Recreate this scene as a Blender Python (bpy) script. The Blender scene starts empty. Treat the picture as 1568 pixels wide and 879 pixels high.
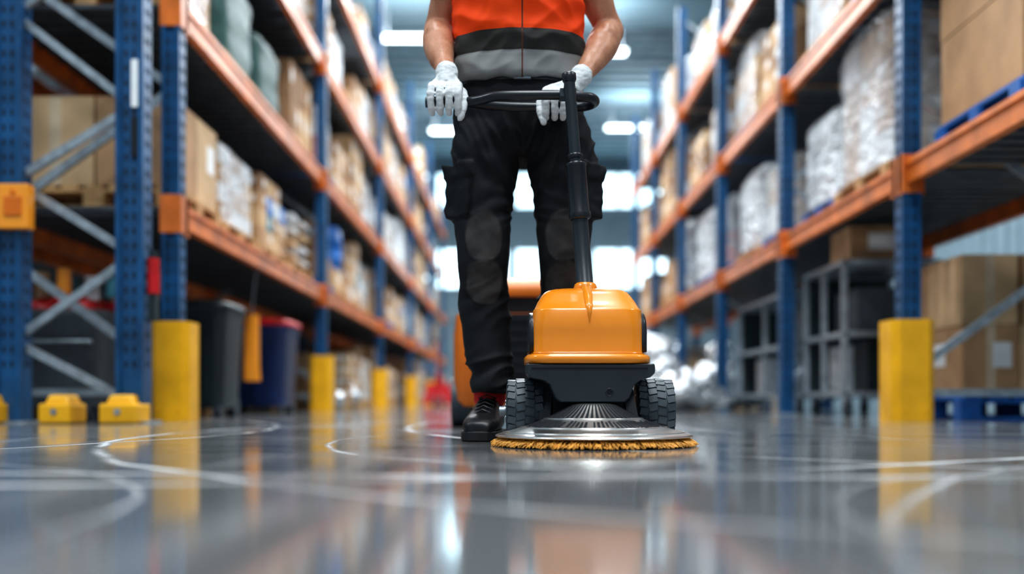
import bpy, bmesh, math, random
from mathutils import Vector, Matrix, noise
R = random.Random(7)
scene = bpy.context.scene
COL = scene.collection

# ---------------------------------------------------------------- materials
def newmat(name):
    m = bpy.data.materials.new(name); m.use_nodes = True
    nt = m.node_tree
    return m, nt, nt.nodes['Principled BSDF']
def N(nt, t, **kw):
    n = nt.nodes.new(t)
    for k, v in kw.items(): setattr(n, k, v)
    return n
def math_(nt, op, a, b=None, clamp=False):
    n = nt.nodes.new('ShaderNodeMath'); n.operation = op; n.use_clamp = clamp
    for i, q in enumerate((a, b)):
        if q is None: continue
        if isinstance(q, (int, float)): n.inputs[i].default_value = q
        else: nt.links.new(q, n.inputs[i])
    return n.outputs[0]
def mixc(nt, fac, a, b):
    n = nt.nodes.new('ShaderNodeMix'); n.data_type = 'RGBA'
    for idx, q in ((0, fac), (6, a), (7, b)):
        if isinstance(q, (int, float)): n.inputs[idx].default_value = q
        elif isinstance(q, tuple): n.inputs[idx].default_value = (q[0], q[1], q[2], 1)
        else: nt.links.new(q, n.inputs[idx])
    return n.outputs[2]
def ramp(nt, src, a, b):
    n = nt.nodes.new('ShaderNodeMapRange'); n.inputs[1].default_value = a; n.inputs[2].default_value = b
    nt.links.new(src, n.inputs[0]); return n.outputs[0]
def tex(nt, scale, detail=4, coord='Object', vec_scale=None):
    tc = nt.nodes.new('ShaderNodeTexCoord'); o = tc.outputs[coord]
    if vec_scale:
        mp = nt.nodes.new('ShaderNodeMapping'); mp.inputs['Scale'].default_value = vec_scale
        nt.links.new(o, mp.inputs[0]); o = mp.outputs[0]
    n = nt.nodes.new('ShaderNodeTexNoise'); n.inputs['Scale'].default_value = scale; n.inputs['Detail'].default_value = detail
    nt.links.new(o, n.inputs['Vector']); return n.outputs[0]
def bump(nt, bs, src, strength, dist=0.01):
    b = nt.nodes.new('ShaderNodeBump'); b.inputs['Strength'].default_value = strength; b.inputs['Distance'].default_value = dist
    nt.links.new(src, b.inputs['Height']); nt.links.new(b.outputs[0], bs.inputs['Normal'])
def M(name, col, rough=0.5, metal=0.0, var=0.15, vs=8, bs=None, bstr=0.2, bd=0.005, coat=0, alpha=None, emit=None, estr=0, vec=None, sheen=0):
    m, nt, b = newmat(name)
    nz = tex(nt, vs, 4, vec_scale=vec)
    dark = tuple(c*(1-var) for c in col); lite = tuple(min(1, c*(1+var)) for c in col)
    nt.links.new(mixc(nt, ramp(nt, nz, .3, .7), dark, lite), b.inputs['Base Color'])
    b.inputs['Roughness'].default_value = rough; b.inputs['Metallic'].default_value = metal
    b.inputs['Coat Weight'].default_value = coat; b.inputs['Coat Roughness'].default_value = 0.08
    if sheen: b.inputs['Sheen Weight'].default_value = sheen
    if bs: bump(nt, b, tex(nt, bs, 3, vec_scale=vec), bstr, bd)
    if alpha is not None: b.inputs['Alpha'].default_value = alpha
    if emit:
        b.inputs['Emission Color'].default_value = (*emit, 1); b.inputs['Emission Strength'].default_value = estr
    return m

m_blue = M('rack_blue_paint', (.006, .070, .18), .38, 0, .35, 6)
m_orange = M('rack_orange_paint', (.66, .175, .030), .36, 0, .32, 5)
m_gal = M('galvanised_steel', (.34, .39, .43), .42, .6, .25, 20)
m_hole = M('dark_hole', (.004, .006, .01), .8)
m_yellow = M('guard_yellow', (.84, .43, .010), .42, 0, .15, 6)
m_card = M('cardboard', (.43, .26, .135), .75, 0, .2, 4)
m_card2 = M('cardboard_light', (.57, .39, .22), .75, 0, .18, 4)
m_card3 = M('cardboard_dark', (.28, .16, .08), .75, 0, .18, 4)
m_tape = M('packing_tape', (.60, .47, .32), .3)
m_label = M('paper_label', (.80, .82, .82), .6, 0, .05)
m_wood = M('pallet_wood', (.48, .29, .13), .8, 0, .35, 10, vec=(1, 8, 8))
m_bpal = M('pallet_blue', (.010, .12, .42), .55, 0, .2, 10)
m_wrap = M('stretch_wrap', (.80, .87, .92), .16, 0, .08, 5, bs=10, bstr=1, bd=.06, alpha=.40, vec=(1, 1, 2.5))
m_wrapo = M('stretch_wrap_opaque', (.66, .72, .76), .2, 0, .3, 5, bs=9, bstr=1, bd=.07, vec=(1, 1, 2))
m_foil = M('crumpled_plastic', (.62, .66, .68), .1, .75, .4, 9, bs=14, bstr=1, bd=.06)
m_green = M('green_netting', (.02, .08, .075), .5, 0, .4, 30, bs=40, bstr=.6)
m_red = M('red_plastic', (.52, .008, .012), .4, 0, .2, 8)
m_binblue = M('bin_blue_plastic', (.010, .035, .14), .4, 0, .15, 6)
m_bindark = M('bin_dark_plastic', (.010, .022, .026), .4, 0, .2, 6)
m_bingrey = M('bin_grey_plastic', (.10, .12, .135), .5, 0, .2, 6)
m_drum = M('drum_blue_plastic', (.01, .16, .55), .35, 0, .1, 6)
m_pink = M('pink_goods', (.62, .22, .19), .5, 0, .3, 10)
m_white = M('white_goods', (.70, .73, .75), .45, 0, .15, 10)
m_teal = M('teal_goods', (.05, .22, .28), .45, 0, .3, 10)
m_deck = M('deck_steel', (.07, .085, .10), .5, .4, .3, 10)
m_rubber = M('tyre_rubber', (.040, .055, .068), .5, 0, .25, 25, bs=60, bstr=.2)
m_blackp = M('black_plastic', (.012, .015, .020), .33, 0, .2, 12)
m_chassis = M('chassis_dark_plastic', (.020, .027, .034), .38, 0, .15, 12, bs=300, bstr=.08, bd=.001)
m_mach = M('machine_orange', (.86, .27, .006), .3, 0, .05, 6, coat=.5)
m_mach2 = M('machine_orange_trim', (.90, .33, .02), .3, 0, .05, 6, coat=.4)
m_sweep = M('sweeper_orange', (.70, .17, .01), .45, 0, .15, 6)
m_glove = M('white_glove_knit', (.66, .68, .69), .85, 0, .1, 60, bs=260, bstr=.35, bd=.002, sheen=.1)
m_shoe = M('shoe_leather', (.007, .007, .008), .42, 0, .3, 20, bs=90, bstr=.2, bd=.002)
m_sole = M('shoe_sole', (.012, .012, .013), .7)
m_sock = M('red_sock', (.6, .015, .015), .8, 0, .1, 40, bs=200, bstr=.3, bd=.002)
m_hair = M('brown_hair', (.035, .018, .008), .6, 0, .4, 60, bs=80, bstr=.6)
m_eye = M('eye_white', (.8, .8, .78), .2, 0, .02)
m_iris = M('eye_iris', (.05, .03, .02), .2)
m_lip = M('lips', (.42, .15, .12), .5, 0, .05)
m_brist = M('brush_bristle', (.78, .38, .07), .5, 0, .3, 60)
m_bristd = M('brush_core', (.14, .055, .012), .7, 0, .3, 60)
m_chrome = M('polished_steel', (.80, .79, .76), .27, 1, .12, 10, bs=25, bstr=.05)
m_lampb = M('lamp_body', (.5, .55, .6), .5)
m_lamp = M('lamp_diffuser', (.9, .95, 1), .5, 0, .01, emit=(.82, .95, 1), estr=9)
m_win = M('window_daylight', (.8, .9, 1), .4, 0, .01, emit=(.62, .88, 1), estr=3.2)
m_frame = M('window_frame', (.25, .3, .34), .5)
m_truss = M('truss_steel', (.22, .28, .33), .5, .3)

# skin
m_skin, nt, b = newmat('skin')
nz = tex(nt, 14, 5)
skc = mixc(nt, ramp(nt, nz, .3, .7), (.42, .175, .095), (.58, .29, .18))
hair = ramp(nt, tex(nt, 120, 2, vec_scale=(3, 1, .35)), .60, .66)
nt.links.new(mixc(nt, math_(nt, 'MULTIPLY', hair, .35), skc, (.16, .07, .035)), b.inputs['Base Color'])
b.inputs['Roughness'].default_value = .45; b.inputs['Subsurface Weight'].default_value = .1
b.inputs['Subsurface Radius'].default_value = (.02, .008, .004); b.inputs['Subsurface Scale'].default_value = .5
bump(nt, b, tex(nt, 45, 5), .3, .004)

# vest : bands by height
m_vest, nt, b = newmat('hi_vis_vest_fabric')
tc = N(nt, 'ShaderNodeTexCoord'); sp = N(nt, 'ShaderNodeSeparateXYZ'); nt.links.new(tc.outputs['Object'], sp.inputs[0])
z = sp.outputs[2]; x = sp.outputs[0]
nz = tex(nt, 5, 3)
org = mixc(nt, nz, (.76, .042, .003), (.90, .085, .006))
g1 = math_(nt, 'GREATER_THAN', z, 1.207); g2 = math_(nt, 'GREATER_THAN', z, 1.145)
c = mixc(nt, g2, (.22, .22, .215), (.030, .028, .026)); c = mixc(nt, g1, c, org)
zip_ = math_(nt, 'LESS_THAN', math_(nt, 'ABSOLUTE', math_(nt, 'SUBTRACT', x, .03)), .0022)
c = mixc(nt, zip_, c, (.10, .03, .02))
nt.links.new(c, b.inputs['Base Color']); b.inputs['Roughness'].default_value = .7; b.inputs['Specular IOR Level'].default_value = .2
bump(nt, b, tex(nt, 420, 2), .15, .001)

# trousers : knee panels
m_trs, nt, b = newmat('work_trouser_fabric')
tc = N(nt, 'ShaderNodeTexCoord'); sp = N(nt, 'ShaderNodeSeparateXYZ'); nt.links.new(tc.outputs['Object'], sp.inputs[0])
x, y, z = sp.outputs
dx = math_(nt, 'DIVIDE', math_(nt, 'SUBTRACT', math_(nt, 'ABSOLUTE', math_(nt, 'SUBTRACT', x, .035)), .118), .054)
def ell(zc, hz):
    dz = math_(nt, 'DIVIDE', math_(nt, 'SUBTRACT', z, zc), hz)
    return math_(nt, 'ADD', math_(nt, 'POWER', math_(nt, 'ABSOLUTE', dx), 2.3), math_(nt, 'POWER', math_(nt, 'ABSOLUTE', dz), 2.3))
e1 = ell(.600, .078); e2 = ell(.470, .066)
front = math_(nt, 'LESS_THAN', y, 3.0)
emin = math_(nt, 'ADD', math_(nt, 'MINIMUM', e1, e2), math_(nt, 'MULTIPLY', math_(nt, 'SUBTRACT', tex(nt, 16, 4), .5), .9))
mk = math_(nt, 'MULTIPLY', ramp(nt, emin, 1.1, .80), front)
base = mixc(nt, tex(nt, 9, 3), (.0045, .005, .007), (.011, .012, .016))
pan = mixc(nt, ramp(nt, tex(nt, 14, 5), .3, .7), (.018, .017, .018), (.070, .064, .062))
nt.links.new(mixc(nt, mk, base, pan), b.inputs['Base Color']); b.inputs['Roughness'].default_value = .78
b.inputs['Specular IOR Level'].default_value = .35
bump(nt, b, tex(nt, 500, 2), .2, .001)

# floor
m_floor, nt, b = newmat('polished_concrete')
tc = N(nt, 'ShaderNodeTexCoord'); sp = N(nt, 'ShaderNodeSeparateXYZ')
wn = N(nt, 'ShaderNodeTexNoise'); wn.inputs['Scale'].default_value = 1.3; wn.inputs['Detail'].default_value = 3
nt.links.new(tc.outputs['Object'], wn.inputs['Vector'])
va = N(nt, 'ShaderNodeVectorMath', operation='MULTIPLY_ADD'); nt.links.new(wn.outputs[1], va.inputs[0])
va.inputs[1].default_value = (.12, .12, 0); nt.links.new(tc.outputs['Object'], va.inputs[2])
nt.links.new(va.outputs[0], sp.inputs[0]); x, y = sp.outputs[0], sp.outputs[1]
base = mixc(nt, ramp(nt, tex(nt, .9, 6), .3, .7), (.085, .088, .090), (.20, .205, .21))
base = mixc(nt, math_(nt, 'MULTIPLY', ramp(nt, tex(nt, 28, 5), .2, .8), .7), base, (.16, .165, .17))
mask = None
brk = ramp(nt, tex(nt, 2.2, 5), .36, .58)
for cx, cy, r, w, s in ((1.9, 3.6, 3.05, .022, .85), (-.9, 4.8, 3.35, .028, .9), (2.4, .3, 2.1, .014, .6),
                        (.3, 6.9, 5.3, .03, .7), (3.2, 4.6, 3.6, .024, .6), (-4, 3.8, 3.1, .022, .7), (.9, 2.9, 1.35, .014, .6), (-1.6, .9, 1.25, .010, .6), (1.2, 1.0, .8, .010, .5)):
    a = math_(nt, 'SUBTRACT', x, cx); c2 = math_(nt, 'SUBTRACT', y, cy)
    d = math_(nt, 'SQRT', math_(nt, 'ADD', math_(nt, 'MULTIPLY', a, a), math_(nt, 'MULTIPLY', c2, c2)))
    d = math_(nt, 'ABSOLUTE', math_(nt, 'SUBTRACT', d, r))
    mr = N(nt, 'ShaderNodeMapRange'); mr.inputs[1].default_value = 0; mr.inputs[2].default_value = w; mr.inputs[3].default_value = s; mr.inputs[4].default_value = 0
    nt.links.new(d, mr.inputs[0]); q = mr.outputs[0]
    mask = q if mask is None else math_(nt, 'MAXIMUM', mask, q)
mask = math_(nt, 'MULTIPLY', mask, brk)
fine = ramp(nt, tex(nt, 3, 8, vec_scale=(1, .12, 1)), .56, .75)
mask = math_(nt, 'MAXIMUM', mask, math_(nt, 'MULTIPLY', fine, .3))
nt.links.new(mixc(nt, mask, base, (.66, .68, .69)), b.inputs['Base Color'])
rg = N(nt, 'ShaderNodeMapRange'); rg.inputs[1].default_value = .3; rg.inputs[2].default_value = .7; rg.inputs[3].default_value = .045; rg.inputs[4].default_value = .14
nt.links.new(tex(nt, 1.8, 6), rg.inputs[0])
nt.links.new(math_(nt, 'ADD', rg.outputs[0], math_(nt, 'MULTIPLY', mask, .35)), b.inputs['Roughness'])
b.inputs['IOR'].default_value = 1.62
bump(nt, b, tex(nt, 6, 3), .03, .003)

m_wall = M('wall_cladding', (.20, .28, .33), .6, 0, .1, 2)
m_ceil = M('ceiling_metal', (.26, .39, .46), .5, .1, .15, .6)

# ---------------------------------------------------------------- mesh builder
class MB:
    def __init__(s): s.v = []; s.f = []; s.m = []; s.sm = []
    def add(s, vs, fs, mi=0, sm=False):
        o = len(s.v); s.v += [tuple(p) for p in vs]
        for f in fs: s.f.append([i+o for i in f]); s.m.append(mi); s.sm.append(sm)
    def box(s, c, d, mi=0, rot=None, taper=1.0):
        vs = []
        for sx, sy, sz in ((-1,-1,-1),(1,-1,-1),(1,1,-1),(-1,1,-1),(-1,-1,1),(1,-1,1),(1,1,1),(-1,1,1)):
            t = taper if sz > 0 else 1
            p = Vector((sx*d[0]/2*t, sy*d[1]/2*t, sz*d[2]/2))
            if rot: p = rot @ p
            vs.append(p + Vector(c))
        s.add(vs, [(0,3,2,1),(4,5,6,7),(0,1,5,4),(1,2,6,5),(2,3,7,6),(3,0,4,7)], mi)
    def beam(s, a, b_, w, h, mi=0):
        a, b_ = Vector(a), Vector(b_); d = b_-a; L = d.length
        q = d.to_track_quat('Y', 'Z').to_matrix()
        s.box((a+b_)/2, (w, L, h), mi, q)
    def loft(s, rings, mi=0, caps=True, sm=True, closed=False):
        n = len(rings[0]); vs = [p for r in rings for p in r]; fs = []
        k = len(rings)
        for i in range(k-1 if not closed else k):
            for j in range(n):
                a = i*n+j; b_ = i*n+(j+1) % n; i2 = (i+1) % k
                fs.append((a, b_, i2*n+(j+1) % n, i2*n+j))
        s.add(vs, fs, mi, sm)
        if caps and not closed:
            s.add(rings[0], [tuple(range(n))[::-1]], mi, False); s.add(rings[-1], [tuple(range(n))], mi, False)
    def tube(s, pts, rad, mi=0, n=12, caps=True, closed=False, flat=1.0):
        pts = [Vector(p) for p in pts]
        if isinstance(rad, (int, float)): rad = [rad]*len(pts)
        rings = []; up = None; k = len(pts)
        for i, p in enumerate(pts):
            if closed: t = pts[(i+1) % k]-pts[i-1]
            else: t = pts[min(i+1, k-1)]-pts[max(i-1, 0)]
            t.normalize()
            if up is None:
                up = Vector((0, 0, 1)) if abs(t.z) < .9 else Vector((0, 1, 0))
            up = (up - t*up.dot(t)).normalized(); sd = t.cross(up)
            rings.append([p+sd*math.cos(a)*rad[i]+up*math.sin(a)*rad[i]*flat for a in [2*math.pi*j/n for j in range(n)]])
        s.loft(rings, mi, caps, True, closed)
    def ball(s, c, r, mi=0, n=16, rot=None):
        if isinstance(r, (int, float)): r = (r, r, r)
        rings = []
        for i in range(1, n//2):
            ph = math.pi*i/(n//2)-math.pi/2
            ring = []
            for j in range(n):
                a = 2*math.pi*j/n
                p = Vector((math.cos(ph)*math.cos(a)*r[0], math.cos(ph)*math.sin(a)*r[1], math.sin(ph)*r[2]))
                if rot: p = rot @ p
                ring.append(p+Vector(c))
            rings.append(ring)
        s.loft(rings, mi, True, True)
    def cyl(s, a, b_, r, mi=0, n=20, r2=None):
        s.tube([a, b_], [r, r if r2 is None else r2], mi, n)
    def mesh(s, name, mats):
        me = bpy.data.meshes.new(name); me.from_pydata(s.v, [], s.f)
        for m in mats: me.materials.append(m)
        me.polygons.foreach_set('material_index', s.m); me.polygons.foreach_set('use_smooth', s.sm)
        bm = bmesh.new(); bm.from_mesh(me); bmesh.ops.recalc_face_normals(bm, faces=bm.faces); bm.to_mesh(me); bm.free()
        me.update(); return me
    def obj(s, name, mats, parent=None, loc=(0, 0, 0), bevel=0, rz=0):
        o = bpy.data.objects.new(name, s.mesh(name, mats)); COL.objects.link(o); o.location = loc; o.rotation_euler[2] = rz
        if parent: o.parent = parent; o.location = Vector(loc)-parent.location
        if bevel:
            md = o.modifiers.new('bevel', 'BEVEL'); md.width = bevel; md.segments = 2; md.limit_method = 'ANGLE'; md.angle_limit = .7
        return o
def empty(name, loc):
    o = bpy.data.objects.new(name, None); COL.objects.link(o); o.location = loc; o.empty_display_size = .1; return o
def inst(name, me, loc, rz=0, sc=1):
    o = bpy.data.objects.new(name, me); COL.objects.link(o); o.location = loc; o.rotation_euler[2] = rz; o.scale = (sc,)*3 if isinstance(sc, (int, float)) else sc
    return o
def ring(cx, cy, z, rx, ry, n=40, e=2.0):
    out = []
    for j in range(n):
        a = 2*math.pi*j/n; c_, s_ = math.cos(a), math.sin(a)
        out.append(Vector((cx+rx*math.copysign(abs(c_)**(2/e), c_), cy+ry*math.copysign(abs(s_)**(2/e), s_), z)))
    return out
def interp(keys, m=6):
    out = []
    k = len(keys)
    for i in range(k-1):
        p0, p1, p2, p3 = keys[max(i-1, 0)], keys[i], keys[i+1], keys[min(i+2, k-1)]
        for j in range(m):
            t = j/m
            out.append(tuple(.5*((2*b_)+(-a+c_)*t+(2*a-5*b_+4*c_-d)*t*t+(-a+3*b_-3*c_+d)*t**3) for a, b_, c_, d in zip(p0, p1, p2, p3)))
    out.append(tuple(keys[-1])); return out
def remesh(mb, name, mat, parent, voxel, smooth=3, disp=None, loc=(0, 0, 0)):
    me = mb.mesh('tmp', []); o = bpy.data.objects.new('tmp', me); COL.objects.link(o)
    md = o.modifiers.new('r', 'REMESH'); md.mode = 'VOXEL'; md.voxel_size = voxel; md.use_smooth_shade = True
    if smooth:
        sm = o.modifiers.new('s', 'SMOOTH'); sm.iterations = smooth; sm.factor = .5
    bpy.context.view_layer.update()
    dg = bpy.context.evaluated_depsgraph_get()
    nm = bpy.data.meshes.new_from_object(o.evaluated_get(dg)); bpy.data.objects.remove(o)
    nm.name = name
    if disp:
        nm.update()
        nr = [v.normal.copy() for v in nm.vertices]
        for v, n_ in zip(nm.vertices, nr): v.co = v.co + n_*disp(v.co, n_)
    nm.materials.clear(); nm.materials.append(mat)
    nm.polygons.foreach_set('use_smooth', [True]*len(nm.polygons)); nm.update()
    ob = bpy.data.objects.new(name, nm); COL.objects.link(ob)
    if parent: ob.parent = parent; ob.location = -parent.location
    return ob

# ---------------------------------------------------------------- shell
mb = MB(); mb.box((0, 18, -.05), (20, 50, .1)); mb.obj('floor', [m_floor])
H = 10.5
mb = MB(); mb.box((-9.9, 18, H/2), (.2, 50, H))
for i in range(100): mb.box((-9.78, -6.7+i*.5, H/2), (.06, .22, H))
mb.obj('wall_left', [m_wall])
mb = MB(); mb.box((9.9, 18, H/2), (.2, 50, H))
for i in range(100): mb.box((9.78, -6.7+i*.5, H/2), (.06, .22, H))
mb.obj('wall_right', [m_wall])
mb = MB(); mb.box((0, 43.1, H/2), (19.6, .2, H))
for i in range(39): mb.box((-9.5+i*.5, 42.98, H/2), (.22, .06, H))
mb.obj('wall_back', [m_wall])
wi = 1
for z0, z1 in ((8.35, 9.85), (4.9, 6.6)):
    for k in range(4):
        cx = -5.1+k*3.4
        mb = MB(); w = 3.1
        mb.box((cx, 42.9, (z0+z1)/2), (w, .06, z1-z0), 0)
        for xx in (cx-w/2, cx-w/6, cx+w/6, cx+w/2): mb.box((xx, 42.86, (z0+z1)/2), (.09, .12, z1-z0+.1), 1)
        for zz in (z0, z1): mb.box((cx, 42.86, zz), (w+.1, .12, .1), 1)
        mb.obj('window_%d' % wi, [m_win, m_frame]); wi += 1
for k, cx in enumerate((-3.2, 3.2)):
    mb = MB()
    for q in range(14): mb.box((cx, 42.9, .14+q*.25), (3.6, .07, .235), 0)
    for s_ in (-1, 1): mb.box((cx+s_*1.88, 42.86, 1.8), (.16, .16, 3.6), 1)
    mb.box((cx, 42.84, 3.72), (4.0, .2, .34), 1)
    mb.obj('door_%d' % (k+1), [m_wall, m_frame])
# corrugated ceiling
mb = MB(); prof = []
yy = -7
while yy < 43:
    prof += [(yy, H), (yy+.28, H), (yy+.36, H+.16), (yy+.62, H+.16)]; yy += .7
vs = []; fs = []
for i, (py, pz) in enumerate(prof):
    vs += [(-10, py, pz), (10, py, pz)]
    if i: fs.append((2*i-2, 2*i-1, 2*i+1, 2*i))
mb.add(vs, fs); mb.box((0, 18, H+.3), (20, 50, .05))
mb.obj('ceiling', [m_ceil])
for i, ty in enumerate((14, 21, 28, 35)):
    mb = MB()
    mb.box((0, ty, H-.08), (19.4, .14, .12)); mb.box((0, ty, H-.85), (19.4, .14, .12))
    for k in range(16):
        x0 = -9.6+k*1.2
        mb.beam((x0, ty, H-.85), (x0+.6, ty, H-.08), .07, .07); mb.beam((x0+.6, ty, H-.08), (x0+1.2, ty, H-.85), .07, .07)
    mb.obj('roof_truss', [m_truss])
def lamp(x, y, z, L=1.6, w=.35, pw=260):
    e = empty('high_bay_lamp', (x, y, z))
    mb = MB(); mb.box((x, y, z+.05), (L, w, .08), 0, taper=.8); mb.box((x, y, z-.005), (L*.96, w*.86, .03), 1)
    for s_ in (-1, 1): mb.cyl((x+s_*L*.4, y, z+.08), (x+s_*L*.4, y, H-.002), .012, 0, 6)
    mb.obj('fixture', [m_lampb, m_lamp], e)
    for nm, rx, p, dz in (('lamp_light', 0, pw, -.03), ('added_ceiling_uplight', math.pi, pw*.14, .12)):  # the upward area light is added to each fixture to brighten the ceiling
        l = bpy.data.lights.new(nm, 'AREA'); l.shape = 'RECTANGLE'; l.size = L; l.size_y = w; l.energy = p; l.color = (.92, .97, 1)
        o = bpy.data.objects.new(nm, l); COL.objects.link(o); o.parent = e; o.location = (0, 0, dz); o.rotation_euler[0] = rx
for y, p in ((-3, 330), (1.5, 330), (6, 420), (11, 470), (16, 540), (20, 600)): lamp(0, y, 8.6, 2.2, .9, p)
lamp(4.3, 34, 9.4, 2.2, .4, 500); lamp(-2.5, 25, 9.2, 1.6, .4, 500); lamp(2.2, 26, 9.2, 1.6, .4, 500); lamp(-2.0, 34, 9.3, 1.6, .4, 500)
for y in (2, 9, 17): lamp(-6.2, y, 8.8, 1.8, .8, 230); lamp(6.2, y, 8.8, 1.8, .8, 230)

# ---------------------------------------------------------------- racks
def upright(mb, x, y, h, w=.11, d=.09):
    mb.box((x, y, h/2), (w, d, h), 0)
    for s_ in (-1, 1): mb.box((x+s_*(w/2-.012), y-d/2-.008, h/2), (.024, .018, h), 0)
    mb.box((x, y, .006), (w+.08, d+.08, .012), 3)
    k = 0
    while .3+k*.075 < min(h, 4):
        zz = .3+k*.075
        for s_ in (-1, 1):
            mb.box((x+s_*.020, y-d/2-.0005, zz), (.013, .004, .030), 4)
            mb.box((x+s_*(w/2+.0005), y-.02, zz), (.003, .013, .03), 4); mb.box((x+s_*(w/2+.0005), y+.02, zz), (.003, .013, .03), 4)
        k += 1
def braces(mb, x0, x1, y, h, z0=.25, st=.8):
    z = z0; s_ = 0
    while z+st < h:
        a, b_ = (x0, x1) if s_ == 0 else (x1, x0)
        mb.beam((a, y, z), (b_, y, z+st), .03, .045, 2); z += st; s_ ^= 1
    mb.beam((x0, y, .16), (x1, y, .16), .03, .04, 2)
def rack(name, xf, xb, ys, levels, h, w=.10):
    e = empty(name, ((xf+xb)/2, ys[0], 0))
    mb = MB()
    for y in ys:
        upright(mb, xf, y, h, w); upright(mb, xb, y, h, w); braces(mb, xf, xb, y, h)
    mb.obj('uprights', [m_blue, m_orange, m_gal, m_gal, m_hole], e)
    mb = MB()
    for i in range(len(ys)-1):
        y0, y1 = ys[i]+.05, ys[i+1]-.05
        for lz in levels:
            for xx in (xf, xb):
                mb.box((xx, (y0+y1)/2, lz-.065), (.05, y1-y0, .125), 1)
                mb.box((xx, (y0+y1)/2, lz-.018), (.07, y1-y0, .03), 1)
                for s_ in (-1, 1):
                    mb.box((xx+s_*(w/2+.006), y0+.0, lz-.08), (.006, .06, .22), 1); mb.box((xx+s_*(w/2+.006), y1, lz-.08), (.006, .06, .22), 1)
            n = int((y1-y0)/.14)
            lo, hi = sorted((xf, xb))
            for k in range(n):
                mb.box(((xf+xb)/2, y0+(k+.5)*(y1-y0)/n, lz-.02), (hi-lo-.08, .085, .024), 2)
    for i, y in enumerate(ys):
        for lz in levels:
            for xx in (xf, xb):
                mb.box((xx, y, lz-.075), (w+.018, .125, .21), 1)
    mb.obj('beams', [m_blue, m_orange, m_deck, m_gal, m_hole], e, bevel=0)
    return e
LY = [5.54+4.3*i for i in range(6)]
LL = [1.22, 2.36, 3.5, 4.65]
rack('pallet_rack', -1.88, -3.0, LY, LL, 6.0)
RY = [3.08+2.46*i for i in range(7)]
RL = [1.44, 2.66, 3.9]
rack('pallet_rack', 2.2, 3.3, RY, RL, 5.2, .105)
rack('pallet_rack', -3.35, -4.45, LY, LL, 6.0)
e = empty('rack_end_frame', (-2.25, 5.1, 0))
mb = MB()
for xx in (-1.935, -2.555): upright(mb, xx, 5.1, 5.6, .14, .11)
nodes = [(-1.935, .10), (-2.555, .42), (-1.935, .86), (-2.555, 1.24), (-1.935, 1.62), (-2.555, 2.1), (-1.935, 2.5), (-2.555, 3.0), (-1.935, 3.5)]
for (a, za), (b_, zb) in zip(nodes, nodes[1:]): mb.beam((a, 5.1, za), (b_, 5.1, zb), .03, .04, 2)
mb.obj('uprights', [m_blue, m_orange, m_gal, m_gal, m_hole], e)
mb = MB()
for xx, w in ((-1.955, .19), (-2.27, .16), (-2.64, .17)):
    mb.box((xx, 5.03, .05), (w, .2, .1), 0); mb.box((xx, 5.04, .12), (w*.8, .16, .05), 0, taper=.75)
    mb.cyl((xx, 4.925, .06), (xx, 4.93, .06), .016, 1)
mb.obj('yellow_feet', [m_yellow, m_gal], e, bevel=.012)
mb = MB(); mb.box((-2.50, 5.02, 1.09), (.155, .07, .225), 0); mb.box((-2.50, 4.982, 1.09), (.09, .01, .10), 1); mb.cyl((-2.5, 4.985, 1.16), (-2.5, 4.975, 1.16), .012, 1)
mb.obj('sensor_box', [m_mach2, m_sweep], e, bevel=.02)
mb = MB(); mb.box((-1.90, 5.033, 1.72), (.05, .006, .24), 0); mb.box((-1.90, 5.033, 1.45), (.05, .006, .2), 1)
mb.obj('label_strip', [m_label, m_hole], e)
mb = MB(); mb.cyl((-1.83, 5.08, .84), (-1.83, 5.08, .66), .030, 0, 16); mb.cyl((-1.83, 5.08, .88), (-1.83, 5.08, .84), .022, 1, 12); mb.box((-1.83, 5.08, .60), (.04, .04, .16), 1)
mb.obj('red_lamp', [m_red, m_bindark], e)

def protector(x, y, w=.215, h=.55):
    mb = MB()
    out = [(-w/2, w*.45), (-w/2, -w*.30), (-w*.34, -w*.46), (w*.34, -w*.46), (w/2, -w*.30), (w/2, w*.45)]
    inn = [(a*.86, b_*.86) for a, b_ in out]
    vs = []; fs = []
    n = len(out)
    for zz in (0, h):
        vs += [(a, b_, zz) for a, b_ in out]+[(a, b_, zz) for a, b_ in inn]
    for i in range(n-1):
        fs += [(i, i+1, 2*n+i+1, 2*n+i), (n+i+1, n+i, 3*n+i, 3*n+i+1), (2*n+i, 2*n+i+1, 3*n+i+1, 3*n+i), (i+1, i, n+i, n+i+1)]
    fs += [(0, 2*n, 3*n, n), (n-1, 2*n-1, 4*n-1, 3*n-1)]
    mb.add(vs, fs)
    for s_ in (-1, 1): mb.cyl((s_*w*.25, -w*.46-.006, .06), (s_*w*.25, -w*.46, .06), .008, 0, 8)
    mb.obj('rack_post_protector', [m_yellow, m_gal], loc=(x, y, 0))
for y in LY[:6]: protector(-1.88, y)
protector(2.2, RY[1], .235, .56)

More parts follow.
